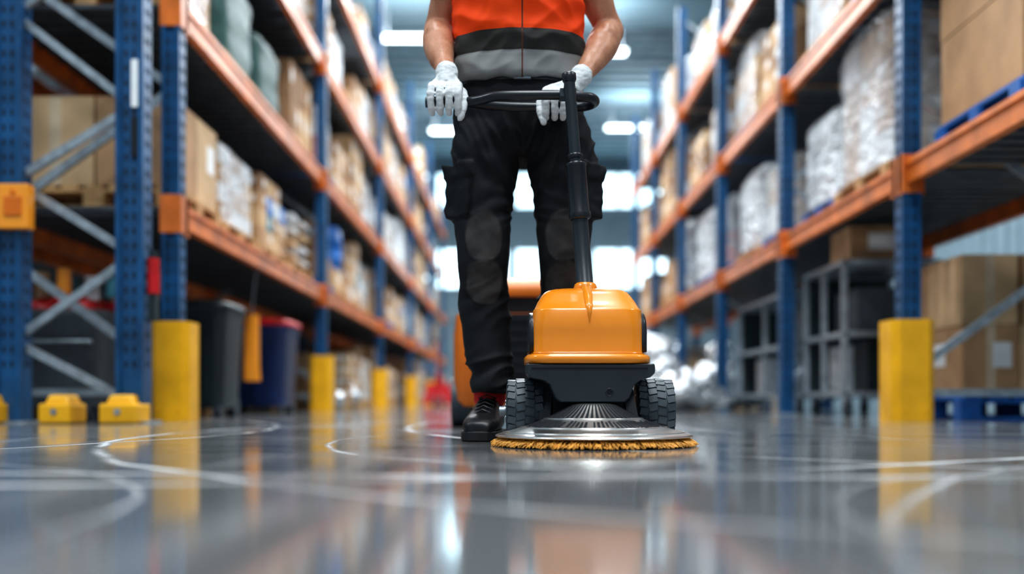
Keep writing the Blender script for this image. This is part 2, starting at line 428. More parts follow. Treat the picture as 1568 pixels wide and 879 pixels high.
# ---------------------------------------------------------------- goods
GM = [m_wood, m_bpal, m_card, m_card2, m_card3, m_label, m_tape, m_wrap, m_wrapo, m_green, m_white, m_pink, m_red, m_drum, m_foil, m_binblue, m_teal]
def pallet(mb, mi=0, W=1.0, D=.9):
    for k in range(7): mb.box((-W/2+W*(k+.5)/7, 0, .128), (W/7*.72, D, .02), mi)
    for yy in (-D/2+.05, 0, D/2-.05):
        mb.box((0, yy, .108), (W, .1, .02), mi)
        for xx in (-W/2+.06, 0, W/2-.06): mb.box((xx, yy, .06), (.12, .1, .078), mi)
        mb.box((0, yy, .011), (W, .1, .02), mi)
def cartons(mb, rnd, W, D, z0, Hh, mis=(2, 3, 4), labels=True, nx=None, ny=None, nz=None, gap=.18):
    nx = nx or rnd.choice((2, 3, 3)); ny = ny or rnd.choice((2, 3, 4)); nz = nz or rnd.choice((2, 3, 4))
    w, d, h = W/nx, D/ny, Hh/nz
    for k in range(nz):
        for i in range(nx):
            for j in range(ny):
                if k == nz-1 and nz > 1 and rnd.random() < gap: continue
                g = .006; cx, cy, cz = -W/2+(i+.5)*w, -D/2+(j+.5)*d, z0+(k+.5)*h
                jx, jy = rnd.uniform(-.005, .005), rnd.uniform(-.005, .005); mi = rnd.choice(mis)
                bw, bd_, bh = w-g*2, d-g*2, h-.004
                mb.box((cx+jx, cy+jy, cz), (bw, bd_, bh), mi)
                mb.box((cx+jx, cy+jy, cz), (bw*.16, bd_+.002, bh+.002), 6)
                if labels and rnd.random() < .75:
                    s_ = 1 if i == nx-1 else -1
                    mb.box((cx+jx+s_*bw/2, cy+jy+bd_*.18, cz+bh*.1), (.004, bd_*.34, bh*.34), 5)
                    mb.box((cx+jx+bw*.2, cy+jy-bd_/2, cz+bh*.08), (bw*.34, .004, bh*.36), 5)
def shell(mb, rnd, W, D, z0, Hh, mi=7):
    rings = []
    n = 56; seed = rnd.random()*50
    for q in range(15):
        t = q/14; z = z0+Hh*min(t*1.1, 1.02)
        k = 1.0 if t < .8 else 1-((t-.8)/.2)**2*.35
        rg_ = ring(0, 0, z, W/2*1.05*k, D/2*1.05*k, n, 6)
        for p in rg_:
            f = 1+.045*noise.noise(Vector((p.x*5+seed, p.y*5, p.z*7)))+.02*noise.noise(Vector((p.x*16+seed, p.y*16, p.z*20)))
            p.x *= f; p.y *= f; p.z += .02*noise.noise(Vector((p.x*6, p.y*6+seed, 0)))*t
        rings.append(rg_)
    mb.loft(rings, mi, True, True)
def gen(kind, seed, Hh, pal=0, W=.95, D=.9):
    rnd = random.Random(seed); mb = MB()
    if pal is not None: pallet(mb, pal, W+.03, D+.02)
    z0 = .142 if pal is not None else .002
    if kind == 'box': cartons(mb, rnd, W, D, z0, Hh)
    elif kind == 'mix': cartons(mb, rnd, W, D, z0, Hh, (2, 3, 10, 2, 13, 16, 4, 3), True, 3, 4, 4, .4)
    elif kind == 'wrap': cartons(mb, rnd, W*.94, D*.94, z0, Hh*.95, (3, 10, 2)); shell(mb, rnd, W*.93, D*.93, z0, Hh)
    elif kind == 'wrapo':
        cartons(mb, rnd, W*.8, D*.8, z0, Hh*.9, (10, 3), False); shell(mb, rnd, W*.92, D*.92, z0, Hh, 8)
    elif kind == 'pink': cartons(mb, rnd, W*.9, D*.9, z0, Hh*.95, (11, 10)); shell(mb, rnd, W*.9, D*.9, z0, Hh)
    elif kind == 'green': cartons(mb, rnd, W*.8, D*.8, z0, Hh*.9, (10, 4)); shell(mb, rnd, W*.92, D*.92, z0, Hh, 9)
    elif kind == 'sacks':
        k = 0
        while z0+.13*(k+1) < z0+Hh:
            for i in (-1, 1):
                for j in (-1, 1):
                    rg = []
                    for q in range(7):
                        t = q/6; a = math.sin(math.pi*min(max(t, .12), .88))
                        rg.append([Vector((i*W/4+(t-.5)*W*.48, j*D/4+math.cos(u)*D*.235*(.75+.25*a), z0+.13*k+.068+math.sin(u)*.066*a)) for u in [2*math.pi*v/12 for v in range(12)]])
                    mb.loft(rg, rnd.choice((10, 3, 10)), True, True)
            k += 1
    return mb.mesh(kind, GM)
NAME = {'box': 'carton_pallet', 'mix': 'mixed_goods_pallet', 'wrap': 'shrink_wrapped_pallet', 'wrapo': 'shrink_wrapped_pallet', 'pink': 'shrink_wrapped_pallet', 'green': 'netted_pallet', 'sacks': 'sack_pallet'}
LIB = []
s = 0
for kind, pal, reps in (('box', 0, 8), ('mix', 0, 3), ('wrap', 0, 5), ('wrap', 1, 2), ('wrapo', 0, 2), ('sacks', 0, 1), ('box', 1, 1), ('pink', 1, 1), ('green', 0, 1)):
    for r in range(reps):
        s += 1; hh = (.62, .80, .84, .52)[r % 4]
        LIB.append((NAME[kind], gen(kind, s, hh, pal), kind))
BX = [q for q in LIB if q[2] != 'green']
for li, lz in enumerate([0]+LL):
    for bi in range(5):
        y0 = LY[bi]+.1
        for k in range(4):
            y = y0+.52+k*1.03
            if li == 0 and bi == 0: continue
            if li == 0 and bi == 1 and k < 2: continue
            if R.random() < (.05 if li else .15): continue
            nm, me, kd = R.choice(BX)
            if li == 1 and bi == 0 and k == 0: continue
            if li == 1 and bi == 1 and k == 1: continue
            if li == 2 and bi == 0 and k in (1, 2): nm, me, kd = LIB[-1]
            inst(nm, me, (-2.44+R.uniform(-.03, .03), y, lz+.002), R.choice((0, math.pi)), (1, 1, R.uniform(.88, 1.02)))
for li, lz in enumerate([0]+LL):
    for bi in range(5):
        for k in range(4):
            if R.random() < .15 or (li == 0 and bi == 0 and k == 0): continue
            nm, me, kd = R.choice(BX); inst(nm, me, (-3.90, LY[bi]+.62+k*1.03, lz+.002), R.choice((0, math.pi)), (1, 1, .95))
def carton_mesh(W, D, Hh, n, seed, pal=0, kinds=(2, 3), gap=.1):
    rnd = random.Random(seed); mb = MB(); z0 = 0
    if pal is not None: pallet(mb, pal, W+.04, D+.04); z0 = .14
    cartons(mb, rnd, W, D, z0+.002, Hh, kinds, True, *n, gap); return mb.mesh('cartons', GM)
inst('carton_pallet', carton_mesh(.92, .85, .52, (2, 2, 1), 3), (-2.42, 6.2, 1.222))
inst('carton_pallet', carton_mesh(.9, .85, .22, (2, 2, 1), 4), (-2.42, 11.5, 1.222))
def bigwrap(seed, W, D, Hh, pal, kinds=(10, 3, 2), mi=7):
    rnd = random.Random(seed); mb = MB(); pallet(mb, pal, W+.05, D+.05)
    cartons(mb, rnd, W*.93, D*.93, .142, Hh*.95, kinds, True); shell(mb, rnd, W, D, .142, Hh, mi); return mb.mesh('wrapped', GM)
inst('carton_pallet', carton_mesh(.80, .86, .90, (1, 1, 2), 11, 1, (2,), 0), (2.70, 4.92, 1.442))
inst('shrink_wrapped_pallet', bigwrap(21, .88, .95, .98, 0, (10, 2, 3)), (2.74, 6.55, 1.442))
inst('shrink_wrapped_pallet', bigwrap(22, .75, .75, .66, 1, (10,), 8), (2.70, 7.50, 1.442))
inst('shrink_wrapped_pallet', bigwrap(23, .85, .8, .62, 1, (10, 3), 7), (2.75, 8.75, 1.442))
inst('shrink_wrapped_pallet', bigwrap(24, .85, .8, .75, 0, (10, 3), 8), (2.75, 9.75, 1.442))
inst('shrink_wrapped_pallet', bigwrap(25, .85, .8, .75, 1, (11, 11, 10), 7), (2.75, 11.1, 1.442))
inst('shrink_wrapped_pallet', bigwrap(26, .85, .8, .8, 1, (10,), 8), (2.75, 12.1, 1.442))
WR = [q for q in LIB if q[2] in ('wrap', 'wrapo', 'box', 'pink')]
WW = [q for q in LIB if q[2] in ('wrap', 'wrapo')]
for li, lz in enumerate([0]+RL):
    for bi in range(6):
        for k in range(2):
            y = RY[bi]+.64+k*1.16
            if li == 1 and y < 12.8: continue
            if li == 0 and y < 14.2: continue
            if R.random() < .03: continue
            nm, me, kd = R.choice(WW if (li >= 2 and R.random() < .8) else WR)
            inst(nm, me, (2.75, y, lz+.002), R.choice((0, math.pi)), (1, 1, R.uniform(1.0, 1.15)))
inst('carton_pallet', carton_mesh(1.0, .95, .82, (3, 2, 2), 19, 1, (2, 3, 2), 0), (3.1, 6.22, 0))
for x_, y_ in ((2.9, 20.5), (4.1, 20.8), (3.0, 23), (4.3, 23.4), (5.4, 21.5), (3.2, 27), (-3.6, 30), (-2.5, 30.5), (4.6, 27.4), (-4.8, 31)):
    nm, me, kd = R.choice(WR); inst(nm, me, (x_, y_, 0), R.uniform(-.1, .1), 1.15)
def trolley(name, x0, x1, y0, y1, h):
    mb = MB(); t = .035
    for xx in (x0, x1):
        for yy in (y0, y1, (y0+y1)/2): mb.box((xx, yy, .12+(h-.12)/2), (t, t, h-.12), 0)
    for zz in (.16, .58, h-.02):
        for xx in (x0, x1): mb.box((xx, (y0+y1)/2, zz), (t, y1-y0, t), 0)
        for yy in (y0, y1): mb.box(((x0+x1)/2, yy, zz), (x1-x0, t, t), 0)
        mb.box(((x0+x1)/2, (y0+y1)/2, zz), (x1-x0, y1-y0, .015), 0)
    mb.box(((x0+x1)/2, y1, h/2+.06), (x1-x0, .01, h-.2), 1)
    mb.box(((x0+x1)/2+.05, y0+.3, .36), (.36, .4, .36), 1); mb.box(((x0+x1)/2, y0+.5, .76), (.3, .5, .34), 2); mb.box(((x0+x1)/2, y1-.3, .35), (.36, .4, .34), 3)
    for xx in (x0+.05, x1-.05):
        for yy in (y0+.08, y1-.08):
            mb.cyl((xx-.02, yy, .055), (xx+.02, yy, .055), .055, 4, 16); mb.box((xx, yy, .11), (.05, .06, .06), 0)
    return mb.obj(name, [m_gal, m_bindark, m_bingrey, m_white, m_rubber])
trolley('steel_shelf_trolley', 2.32, 2.98, 6.95, 7.85, 1.1)
trolley('steel_shelf_trolley', 2.34, 2.98, 8.2, 10.2, 1.05)
mb = MB()
mb.box((0, 0, .125), (.46, .42, .25), 0); mb.box((0, 0, .25), (.07, .424, .004), 1); mb.box((0, -.212, .14), (.2, .004, .12), 2)
mb.obj('cardboard_box', [m_card, m_tape, m_label], loc=(2.62, 7.25, 1.10), bevel=.006)
def bundle(name, loc, sc, seed, mat=m_foil):
    mb = MB(); rnd = random.Random(seed)
    for q in range(16):
        r = rnd.uniform(.09, .16); a = rnd.uniform(0, 6.28); d = rnd.uniform(0, .36); zz = rnd.uniform(r*.9, .58-d*.9)
        mb.ball((math.cos(a)*d*sc, math.sin(a)*d*.6*sc, max(zz, r*.9)*sc), (r*sc, r*sc*.9, r*sc*.85), 0, 18)
    mb.ball((0, 0, .16*sc), (.36*sc, .24*sc, .155*sc), 0, 18)
    me_o = remesh(mb, name, mat, None, .022*sc, 1, lambda co, n_: .045*sc*abs(noise.noise(co*(11/sc)+Vector((seed, 0, 0))))+.02*sc*noise.noise(co*(30/sc)))
    me_o.location = loc; return me_o
bundle('plastic_wrap_bundle', (1.72, 9.6, .02), .85, 1); bundle('plastic_wrap_bundle', (1.62, 11.4, .02), 1.3, 2); bundle('plastic_wrap_bundle', (2.45, 11.6, .02), 1.25, 5); bundle('plastic_wrap_bundle', (1.95, 13.0, .02), 1.5, 8)
bundle('plastic_wrap_bundle', (-2.2, 12.4, .02), .7, 3); bundle('plastic_wrap_bundle', (-2.2, 11.6, .02), .6, 6)

def wheelie(name, loc, w, d, h, mats, lid=True):
    mb = MB()
    rings = [ring(0, 0, z, w/2*k, d/2*k, 32, 8) for z, k in ((.06, .80), (.08, .84), (h*.85, .96), (h*.86, 1.0), (h*.92, 1.0))]
    mb.loft(rings, 0)
    if lid:
        rings = [ring(0, 0, z, w/2*k, d/2*k, 32, 6) for z, k in ((h*.92, 1.05), (h*.945, 1.07), (h*.98, .98), (h, .72))]
        mb.loft(rings, 1)
        mb.tube([(-w*.3, d*.5, h*.95), (-w*.3, d*.58, h*.95), (w*.3, d*.58, h*.95), (w*.3, d*.5, h*.95)], .014, 2, 8)
    for s_ in (-1, 1):
        mb.cyl((s_*w*.36-.03, d*.3, .07), (s_*w*.36+.03, d*.3, .07), .07, 2, 18)
        mb.cyl((s_*w*.36-.02, -d*.3, .05), (s_*w*.36+.02, -d*.3, .05), .05, 2, 18)
    for k in range(3): mb.box((-w*.25+k*w*.25, -d*.455, h*.42), (.02, .03, h*.55), 0)
    mb.box((0, -d*.485, h*.6), (w*.28, .01, h*.12), 3)
    return mb.obj(name, mats, loc=loc)
wheelie('waste_bin', (-2.18, 6.95, 0), .52, .55, .80, [m_bindark, m_bindark, m_rubber, m_label])
wheelie('waste_bin', (-2.19, 8.75, 0), .56, .6, .82, [m_binblue, m_red, m_rubber, m_binblue])
e = empty('goods_tub', (-2.72, 6.2, 0))
mb = MB()
rings = [ring(-2.72, 6.2, z, .30*k, .36*k, 36, 8) for z, k in ((.07, .85), (.09, .88), (.60, .98), (.61, 1.04), (.65, 1.04))]
mb.loft(rings, 0)
for a in (-1, 1):
    for c_ in (-1, 1): mb.cyl((-2.72+a*.2-.02, 6.2+c_*.26, .05), (-2.72+a*.2+.02, 6.2+c_*.26, .05), .05, 1, 14)
mb.tube([(-2.98, 5.82, .46), (-2.46, 5.82, .46)], .012, 2, 8)
mb.obj('tub', [m_bingrey, m_rubber, m_gal], e)
mb = MB()
for k in range(14): mb.ball((-2.72+R.uniform(-.24, .24), 6.2+R.uniform(-.3, .28), .67+R.uniform(-.01, .03)), (.12, .11, .06), 0, 12)
remesh(mb, 'red_bags', m_red, e, .015, 1, lambda co, n_: .02*noise.noise(co*14))
mb = MB()
for k in range(7): mb.cyl((-3.0+k*.1, 6.0+(k % 3)*.16, .735), (-3.0+k*.1, 6.0+(k % 3)*.16, .88+.03*(k % 2)), .045, k % 4, 14, .040)
mb.obj('small_tubs', [m_white, m_card2, m_teal, m_mach2], e)
me = [z_ for z_ in LIB if z_[2] == 'mix'][1][1]
inst('mixed_goods_pallet', me, (-2.72, 7.75, 0), 0, (.55, .8, .7))
mb = MB()
rings = []
for q in range(9):
    t = q/8; rg_ = ring(-1.955, 7.5, .76-t*.50, .045+.022*t, .03, 24, 3)
    for p in rg_: p.x += .006*math.sin(p.x*160); p.y += .012*math.sin(p.x*120)
    rings.append(rg_)
mb.loft(rings, 0)
mb.tube([(-1.955, 7.5, .74), (-1.955, 7.5, .84), (-1.93, 7.5, 1.06), (-1.90, 7.5, 1.10)], .006, 1, 6)
mb.obj('hanging_orange_apron', [m_mach2, m_gal])
mb = MB()
prof = [(.0, .17), (.02, .185), (.12, .185), (.13, .195), (.15, .195), (.16, .185), (.32, .185), (.33, .195), (.35, .195), (.36, .185), (.46, .18), (.48, .15), (.50, .15)]
mb.loft([ring(0, 0, z, r, r, 28) for z, r in prof], 0); mb.cyl((.07, 0, .50), (.07, 0, .52), .03, 0, 12)
dr = mb.mesh('plastic_drum', [m_drum])
inst('plastic_drum', dr, (-2.14, 11.4, 1.588)); inst('plastic_drum', dr, (-2.62, 11.5, 1.588))
e = empty('hand_pallet_jack', (-1.25, 17, 0)); mb = MB()
for s_ in (-1, 1): mb.box((-1.25+s_*.19, 17.6, .09), (.16, 1.1, .06), 0)
mb.box((-1.25, 17, .22), (.54, .22, .36), 0, taper=.7); mb.cyl((-1.25, 16.95, .35), (-1.25, 16.95, .55), .06, 0)
mb.cyl((-1.25, 16.9, .4), (-1.25, 16.6, 1.1), .02, 0); mb.tube([(-1.38, 16.6, 1.1), (-1.38, 16.57, 1.22), (-1.12, 16.57, 1.22), (-1.12, 16.6, 1.1), (-1.38, 16.6, 1.1)], .016, 1, 8)
for s_ in (-1, 1): mb.cyl((-1.25+s_*.07-.03, 16.9, .09), (-1.25+s_*.07+.03, 16.9, .09), .09, 1)
mb.obj('jack_body', [m_red, m_rubber], e)

e = empty('floor_sweeper', (.02, 4.75, 0)); mb = MB()
def rr_(z, hx, hy, cy=4.75, ex=7): return ring(.02, cy, z, hx, hy, 48, ex)
mb.loft([rr_(.09, .27, .38), rr_(.12, .285, .40), rr_(.40, .285, .40), rr_(.50, .275, .38)], 0)
mb.loft([rr_(.50, .22, .33), rr_(.58, .22, .33)], 1)
mb.loft([rr_(.575, .245, .37), rr_(.60, .26, .38), rr_(.635, .25, .36), rr_(.66, .20, .3)], 0)
mb.box((.03, 4.352, .335), (.40, .02, .32), 1)
for k in range(7): mb.box((.03, 4.340, .2+k*.045), (.36, .02, .016), 1)
for s_ in (-1, 1):
    mb.cyl((.02+s_*.25-.04, 4.5, .11), (.02+s_*.25+.04, 4.5, .11), .11, 2, 24); mb.cyl((.02+s_*.25-.04, 5.0, .11), (.02+s_*.25+.04, 5.0, .11), .11, 2, 24)
mb.tube([(.2, 5.1, .5), (.2, 5.3, .70), (-.16, 5.3, .70), (-.16, 5.1, .5)], .014, 1, 8)
mb.obj('sweeper_body', [m_sweep, m_blackp, m_rubber], e)

# ---------------------------------------------------------------- floor scrubber (hero)
CX, CY = .205, 2.70
E = empty('walk_behind_floor_scrubber', (CX, CY, 0))
keys = [(.214, .160, .128, 0), (.217, .166, .134, 0), (.232, .166, .134, 0), (.2375, .160, .128, 0), (.240, .151, .120, 0), (.246, .149, .118, 0), (.30, .1480, .117, .0), (.3535, .1440, .115, .0), (.358, .1425, .1125, .001),
        (.3605, .1395, .108, .002), (.380, .131, .092, .010), (.400, .119, .075, .018), (.408, .112, .068, .020), (.4135, .103, .060, .022), (.418, .088, .048, .024), (.421, .06, .035, .026)]
mb = MB(); mb.loft([ring(CX-.006, CY+o_, z, hx, hy, 120, 5.2) for z, hx, hy, o_ in keys], 0)
mb.obj('orange_housing', [m_mach], E)
mb = MB()
rg = []
for y_, z_, w_ in ((2.5825, .320, .001), (2.582, .340, .006), (2.584, .358, .011), (2.604, .374, .014), (2.638, .400, .017), (2.664, .414, .019), (2.69, .428, .020), (2.73, .430, .020)):
    rg.append([Vector((CX-.004-w_, y_+.012, z_-.012)), Vector((CX-.004-w_*.6, y_-.002, z_+.003)), Vector((CX-.004+w_*.6, y_-.002, z_+.003)), Vector((CX-.004+w_, y_+.012, z_-.012))])
mb.loft(rg, 0)
mb.loft([ring(CX-.004, CY+.03, z, r, r, 32) for z, r in ((.40, .034), (.425, .033), (.436, .029), (.44, .024))], 0)
mb.obj('housing_ridge', [m_mach], E)
mb = MB(); mb.loft([ring(CX-.006, CY, z, .1525, .1225, 96, 5.2) for z in (.2385, .2415)], 0); mb.obj('housing_seam', [m_sweep], E)
mb = MB()
for s_ in (-1, 1):
    rg = []
    for t in range(25):
        a = math.pi*t/24
        rg.append((CY-.088*math.copysign(abs(math.cos(a))**.7, math.cos(a)), .246+.108*math.sin(a)**.6))
    mb.loft([[Vector((CX-.006+s_*xo, CY+(y_-CY)*k_, .246+(z_-.246)*k_)) for y_, z_ in rg] for xo, k_ in ((.135, 1.0), (.1495, 1.0), (.1535, .985), (.1560, .93), (.1568, .80))], 0, True, True)
mb.obj('side_panels', [m_blackp], E)
prof = [(-.170, .213), (.165, .213), (.166, .190), (.155, .178), (.128, .170), (.112, .158), (.104, .138), (.098, .124), (.086, .113), (-.080, .113), (-.092, .124), (-.098, .138), (-.106, .158), (-.122, .170), (-.158, .178), (-.170, .190)]
mb = MB(); mb.loft([[Vector((CX+a*sc, y_, .165+(b_-.165)*sc2)) for a, b_ in prof] for y_, sc, sc2 in ((2.572, .97, .95), (2.578, 1, 1), (2.80, 1, 1), (2.81, .97, .95))], 0, True, False)
mb.obj('chassis', [m_chassis], E, bevel=.004)
mb = MB()
mb.cyl((CX+.047, 2.5705, .139), (CX+.047, 2.58, .139), .0085, 1, 20)
mb.tube([(CX+.047+.0095*math.cos(a), 2.571, .139+.0095*math.sin(a)) for a in [i*math.pi/12 for i in range(24)]], .0015, 0, 6, closed=True)
mb.box((CX-.004, 2.5705, .2015), (.30, .004, .003), 1)
for s_ in (-1, 1): mb.cyl((CX+s_*.135, 2.5705, .192), (CX+s_*.135, 2.578, .192), .0035, 0, 12)
mb.box((CX, 2.75, .105), (.19, .16, .13), 1); mb.cyl((CX-.24, 2.76, .088), (CX+.24, 2.76, .088), .014, 2, 16)
for s_ in (-1, 1):
    mb.beam((CX+s_*.105, 2.72, .16), (CX+s_*.118, 2.66, .055), .03, .02, 0)
mb.obj('chassis_details', [m_chassis, m_hole, m_gal], E)
def wheel(x, nm):
    mb = MB(); r = .088; w = .052
    pr = [(-w*.98, r*.50), (-w, r*.62), (-w*.97, r*.84), (-w*.80, r*.955), (-w*.4, r*.985), (w*.4, r*.985), (w*.80, r*.955), (w*.97, r*.84), (w, r*.62), (w*.98, r*.50)]
    k = 64
    rings = [[Vector((x+a, 2.76+math.cos(2*math.pi*i/k)*q, .088+math.sin(2*math.pi*i/k)*q)) for i in range(k)] for a, q in pr]
    mb.loft(rings, 0)
    nb = 24
    for i in range(nb):
        for row, (xo, bw, off) in enumerate(((-.037, .021, 0), (-.0125, .023, .5), (.0125, .023, 0), (.037, .021, .5))):
            a = 2*math.pi*(i+off)/nb; rt = Matrix.Rotation(a, 3, 'X')
            c = Vector((x+xo, 2.76, .088))+rt @ Vector((0, 0, r*.974 if row in (1, 2) else r*.948))
            mb.box(c, (bw, .0185, .008), 0, rt @ Matrix.Rotation(.2*(1 if row % 2 else -1), 3, 'Z'))
    for s_ in (-1, 1):
        mb.cyl((x+s_*w*.9, 2.76, .088), (x+s_*w*1.01, 2.76, .088), r*.5, 1, 32); mb.cyl((x+s_*w, 2.76, .088), (x+s_*w*1.1, 2.76, .088), r*.18, 2, 24)
        for i in range(5):
            a = 2*math.pi*i/5; mb.cyl((x+s_*w, 2.76+.028*math.cos(a), .088+.028*math.sin(a)), (x+s_*w*1.05, 2.76+.028*math.cos(a), .088+.028*math.sin(a)), .005, 2, 8)
    mb.obj(nm, [m_rubber, m_blackp, m_gal], E)
wheel(.036, 'wheel_left'); wheel(.392, 'wheel_right')
DX, DY = .213, 2.605
mb = MB()
kk = interp([(.250, .0225), (.257, .025), (.255, .029), (.246, .0325), (.20, .045), (.15, .062), (.11, .079), (.082, .094), (.062, .106), (.048, .110)], 4)
mb.loft([ring(DX, DY, z, r, r, 144) for r, z in kk], 0)
def surf(r):
    for a, b_ in zip(kk[12:], kk[13:]):
        if b_[0] <= r <= a[0]:
            t = (r-a[0])/(b_[0]-a[0]) if b_[0] != a[0] else 0; return a[1]+(b_[1]-a[1])*t
    return .033
for rr0 in (.128, .19, .235): mb.tube([(DX+rr0*math.cos(a), DY+rr0*math.sin(a), surf(rr0)) for a in [2*math.pi*i/96 for i in range(96)]], .0022, 0, 6, closed=True)
def strip(a, r0, r1, w0, w1, q_=6):
    d = Vector((math.cos(a), math.sin(a), 0)); tt = Vector((-d.y, d.x, 0))
    rg = []
    for q in range(q_+1):
        r = r0+(r1-r0)*q/q_
        rg.append([Vector((DX, DY, 0))+d*r+tt*s_*(w0+(w1-w0)*q/q_)+Vector((0, 0, surf(r)+dz)) for s_, dz in ((-1, -.002), (-1, .001), (1, .001), (1, -.002))])
    mb.loft(rg, 1, True, False)
for i in range(56): strip(2*math.pi*i/56, .060, .120, .0012, .0036)
rnd = random.Random(2)
for i in range(96):
    if rnd.random() < .88: strip(2*math.pi*i/96, .140+rnd.choice((0, .006)), .176+rnd.choice((0, .008, .004)), rnd.choice((.0022, .0036, .0028)), rnd.choice((.0022, .0038, .0028)), 3)
mb.obj('disc_cover', [m_chrome, m_hole], E)
mb = MB()
mb.loft([ring(DX, DY, z, r, r, 96) for z, r in ((.002, .232), (.012, .236), (.023, .236))], 1)
rnd = random.Random(5)
for i in range(1700):
    a = rnd.uniform(0, 2*math.pi); d = Vector((math.cos(a), math.sin(a), 0)); tt = Vector((-d.y, d.x, 0)); o = Vector((DX, DY, 0))
    z0 = rnd.uniform(.008, .022); z1 = rnd.uniform(.0012, .010); r1 = rnd.uniform(.250, .272); tw = rnd.uniform(-.012, .012)
    if z1 > z0-.003: z1 = z0-.005
    z1 = max(z1, .0012)
    p = [o+d*.230+Vector((0, 0, z0)), o+d*(.246)+tt*tw*.4+Vector((0, 0, min((z0*.75+z1*.25)+.001, .021))), o+d*((r1+.252)/2)+tt*tw+Vector((0, 0, (z0+z1)/2)), o+d*r1+tt*tw*.6+Vector((0, 0, z1))]
    mb.tube(p, [.0012, .0016, .0014, .0007], 0, 5)
mb.obj('rotary_brush', [m_brist, m_bristd], E)
A = Vector((CX-.004, 2.735, .425)); B = Vector((.157, 2.735, 1.0))
def L(t): return A.lerp(B, t)
mb = MB()
mb.tube([L(0), L(.02), L(.025), L(.36)], [.0265, .0265, .0235, .0215], 0, 24)
mb.tube([L(.33), L(.335), L(.34), L(.36), L(.37), L(.58), L(.59), L(.60)], [.026, .030, .031, .031, .028, .0275, .030, .026], 1, 24)
mb.tube([L(.36), L(.985)], [.017, .0155], 0, 20)
mb.tube([L(.62), L(.625), L(.64), L(.645)], [.017, .021, .021, .017], 1, 20)
mb.tube([L(.985)-Vector((.002, 0, 0)), L(1.0), L(1.025), L(1.03)], [.017, .020, .020, .016], 1, 20)
mb.obj('handle_stem', [m_chassis, m_blackp], E)
mb = MB(); hz = .967
path = [(-.243, 2.835), (-.19, 2.835), (-.13, 2.832), (-.09, 2.815), (-.05, 2.795), (0, 2.785), (.06, 2.782), (.15, 2.782), (.20, 2.784), (.225, 2.797), (.236, 2.83), (.225, 2.863), (.20, 2.878), (.14, 2.882), (.02, 2.88), (-.06, 2.868), (-.10, 2.85), (-.13, 2.838)]
pp = interp([(a, b_, hz+(.004 if -.1 < a < .2 and b_ < 2.8 else 0)) for a, b_ in path], 4)
mb.tube(pp, .0135, 0, 16)
mb.tube([(-.246, 2.835, hz), (-.15, 2.833, hz)], .0155, 1, 16)
mb.tube([(.157, 2.735, .985), (.155, 2.76, .975), (.155, 2.79, .970)], .014, 1, 12)
mb.box((.155, 2.77, .968), (.045, .05, .022), 1)
mb.obj('handle_bar', [m_blackp, m_rubber], E, bevel=0)

# ---------------------------------------------------------------- worker
W = empty('warehouse_worker', (.02, 3.03, 0))
def legs(keysL, mir=False):
    out = []
    for z, cx, cy, rx, ry in keysL: out.append((z, (.07-cx) if mir else cx, cy, rx, ry))
    return interp(out, 5)
kl = [(.142, -.064, 3.005, .062, .072), (.18, -.064, 3.01, .064, .074), (.24, -.068, 3.02, .070, .077), (.32, -.076, 3.035, .076, .081), (.39, -.081, 3.04, .078, .083), (.46, -.085, 3.02, .073, .080),
      (.53, -.087, 3.00, .075, .083), (.60, -.087, 3.005, .079, .086), (.68, -.088, 3.02, .088, .093), (.77, -.086, 3.035, .098, .104), (.85, -.081, 3.045, .103, .116), (.93, -.068, 3.05, .105, .12), (.98, -.055, 3.05, .10, .11)]
mb = MB()
for mir in (False, True):
    mb.loft([ring(cx, cy, z, rx, ry, 40, 2.15) for z, cx, cy, rx, ry in legs(kl, mir)], 0)
mb.loft([ring(cx, cy, z, rx, ry, 48, 2.3) for z, cx, cy, rx, ry in interp([(.845, .035, 3.05, .05, .07), (.87, .03, 3.05, .15, .105), (.92, .024, 3.05, .194, .122), (.98, .02, 3.05, .200, .127), (1.04, .02, 3.05, .193, .122), (1.10, .02, 3.045, .183, .115), (1.14, .02, 3.045, .18, .113)], 5)], 0)
for s_, px_ in ((-1, -.157), (1, .227)):
    rt = Matrix.Rotation(-s_*.75, 3, 'Z')
    mb.box((px_, 2.965, .735), (.030, .105, .145), 0, rt); mb.box((px_+s_*.001, 2.963, .80), (.038, .112, .042), 0, rt)
def trdisp(co, n_):
    z = co.z
    hem = math.exp(-((z-.19)/.07)**2); knee = math.exp(-((z-.40)/.06)**2); cr = math.exp(-((z-.86)/.10)**2); kt = math.exp(-((z-.70)/.06)**2)
    sx = co.x-.035
    q = Vector((co.x*5, co.y*5, z*19+abs(sx)*9+1.5*noise.noise(co*6)))
    a = 1-abs(noise.noise(q))*2.2
    q2 = Vector((co.x*8, co.y*8, z*14-abs(sx)*26))
    b_ = 1-abs(noise.noise(q2))*2.2
    d = .017*(hem+.8*knee+.4*kt)*(a-.45)+.013*cr*(b_-.45)+.005*noise.noise(Vector((co.x*9, co.y*9, z*6)))+.002*noise.noise(co*30)
    dx = abs(abs(sx)-.118)/.054
    if co.y < 3.0:
        for zc, hzz in ((.600, .078), (.470, .066)):
            e_ = dx**2.3+abs((z-zc)/hzz)**2.3
            if e_ < 1: d += .0015
            if abs(e_-1) < .14: d += .0012
    return d
remesh(mb, 'trousers', m_trs, W, .0055, 3, trdisp)
mb = MB(); mb.loft([ring(.02, 3.045, z, .187, .12, 60, 2.3) for z in (1.063, 1.10)], 0); mb.box((.03, 2.924, 1.082), (.05, .012, .04), 1)
mb.obj('belt', [m_blackp, m_gal], W)
mb = MB()
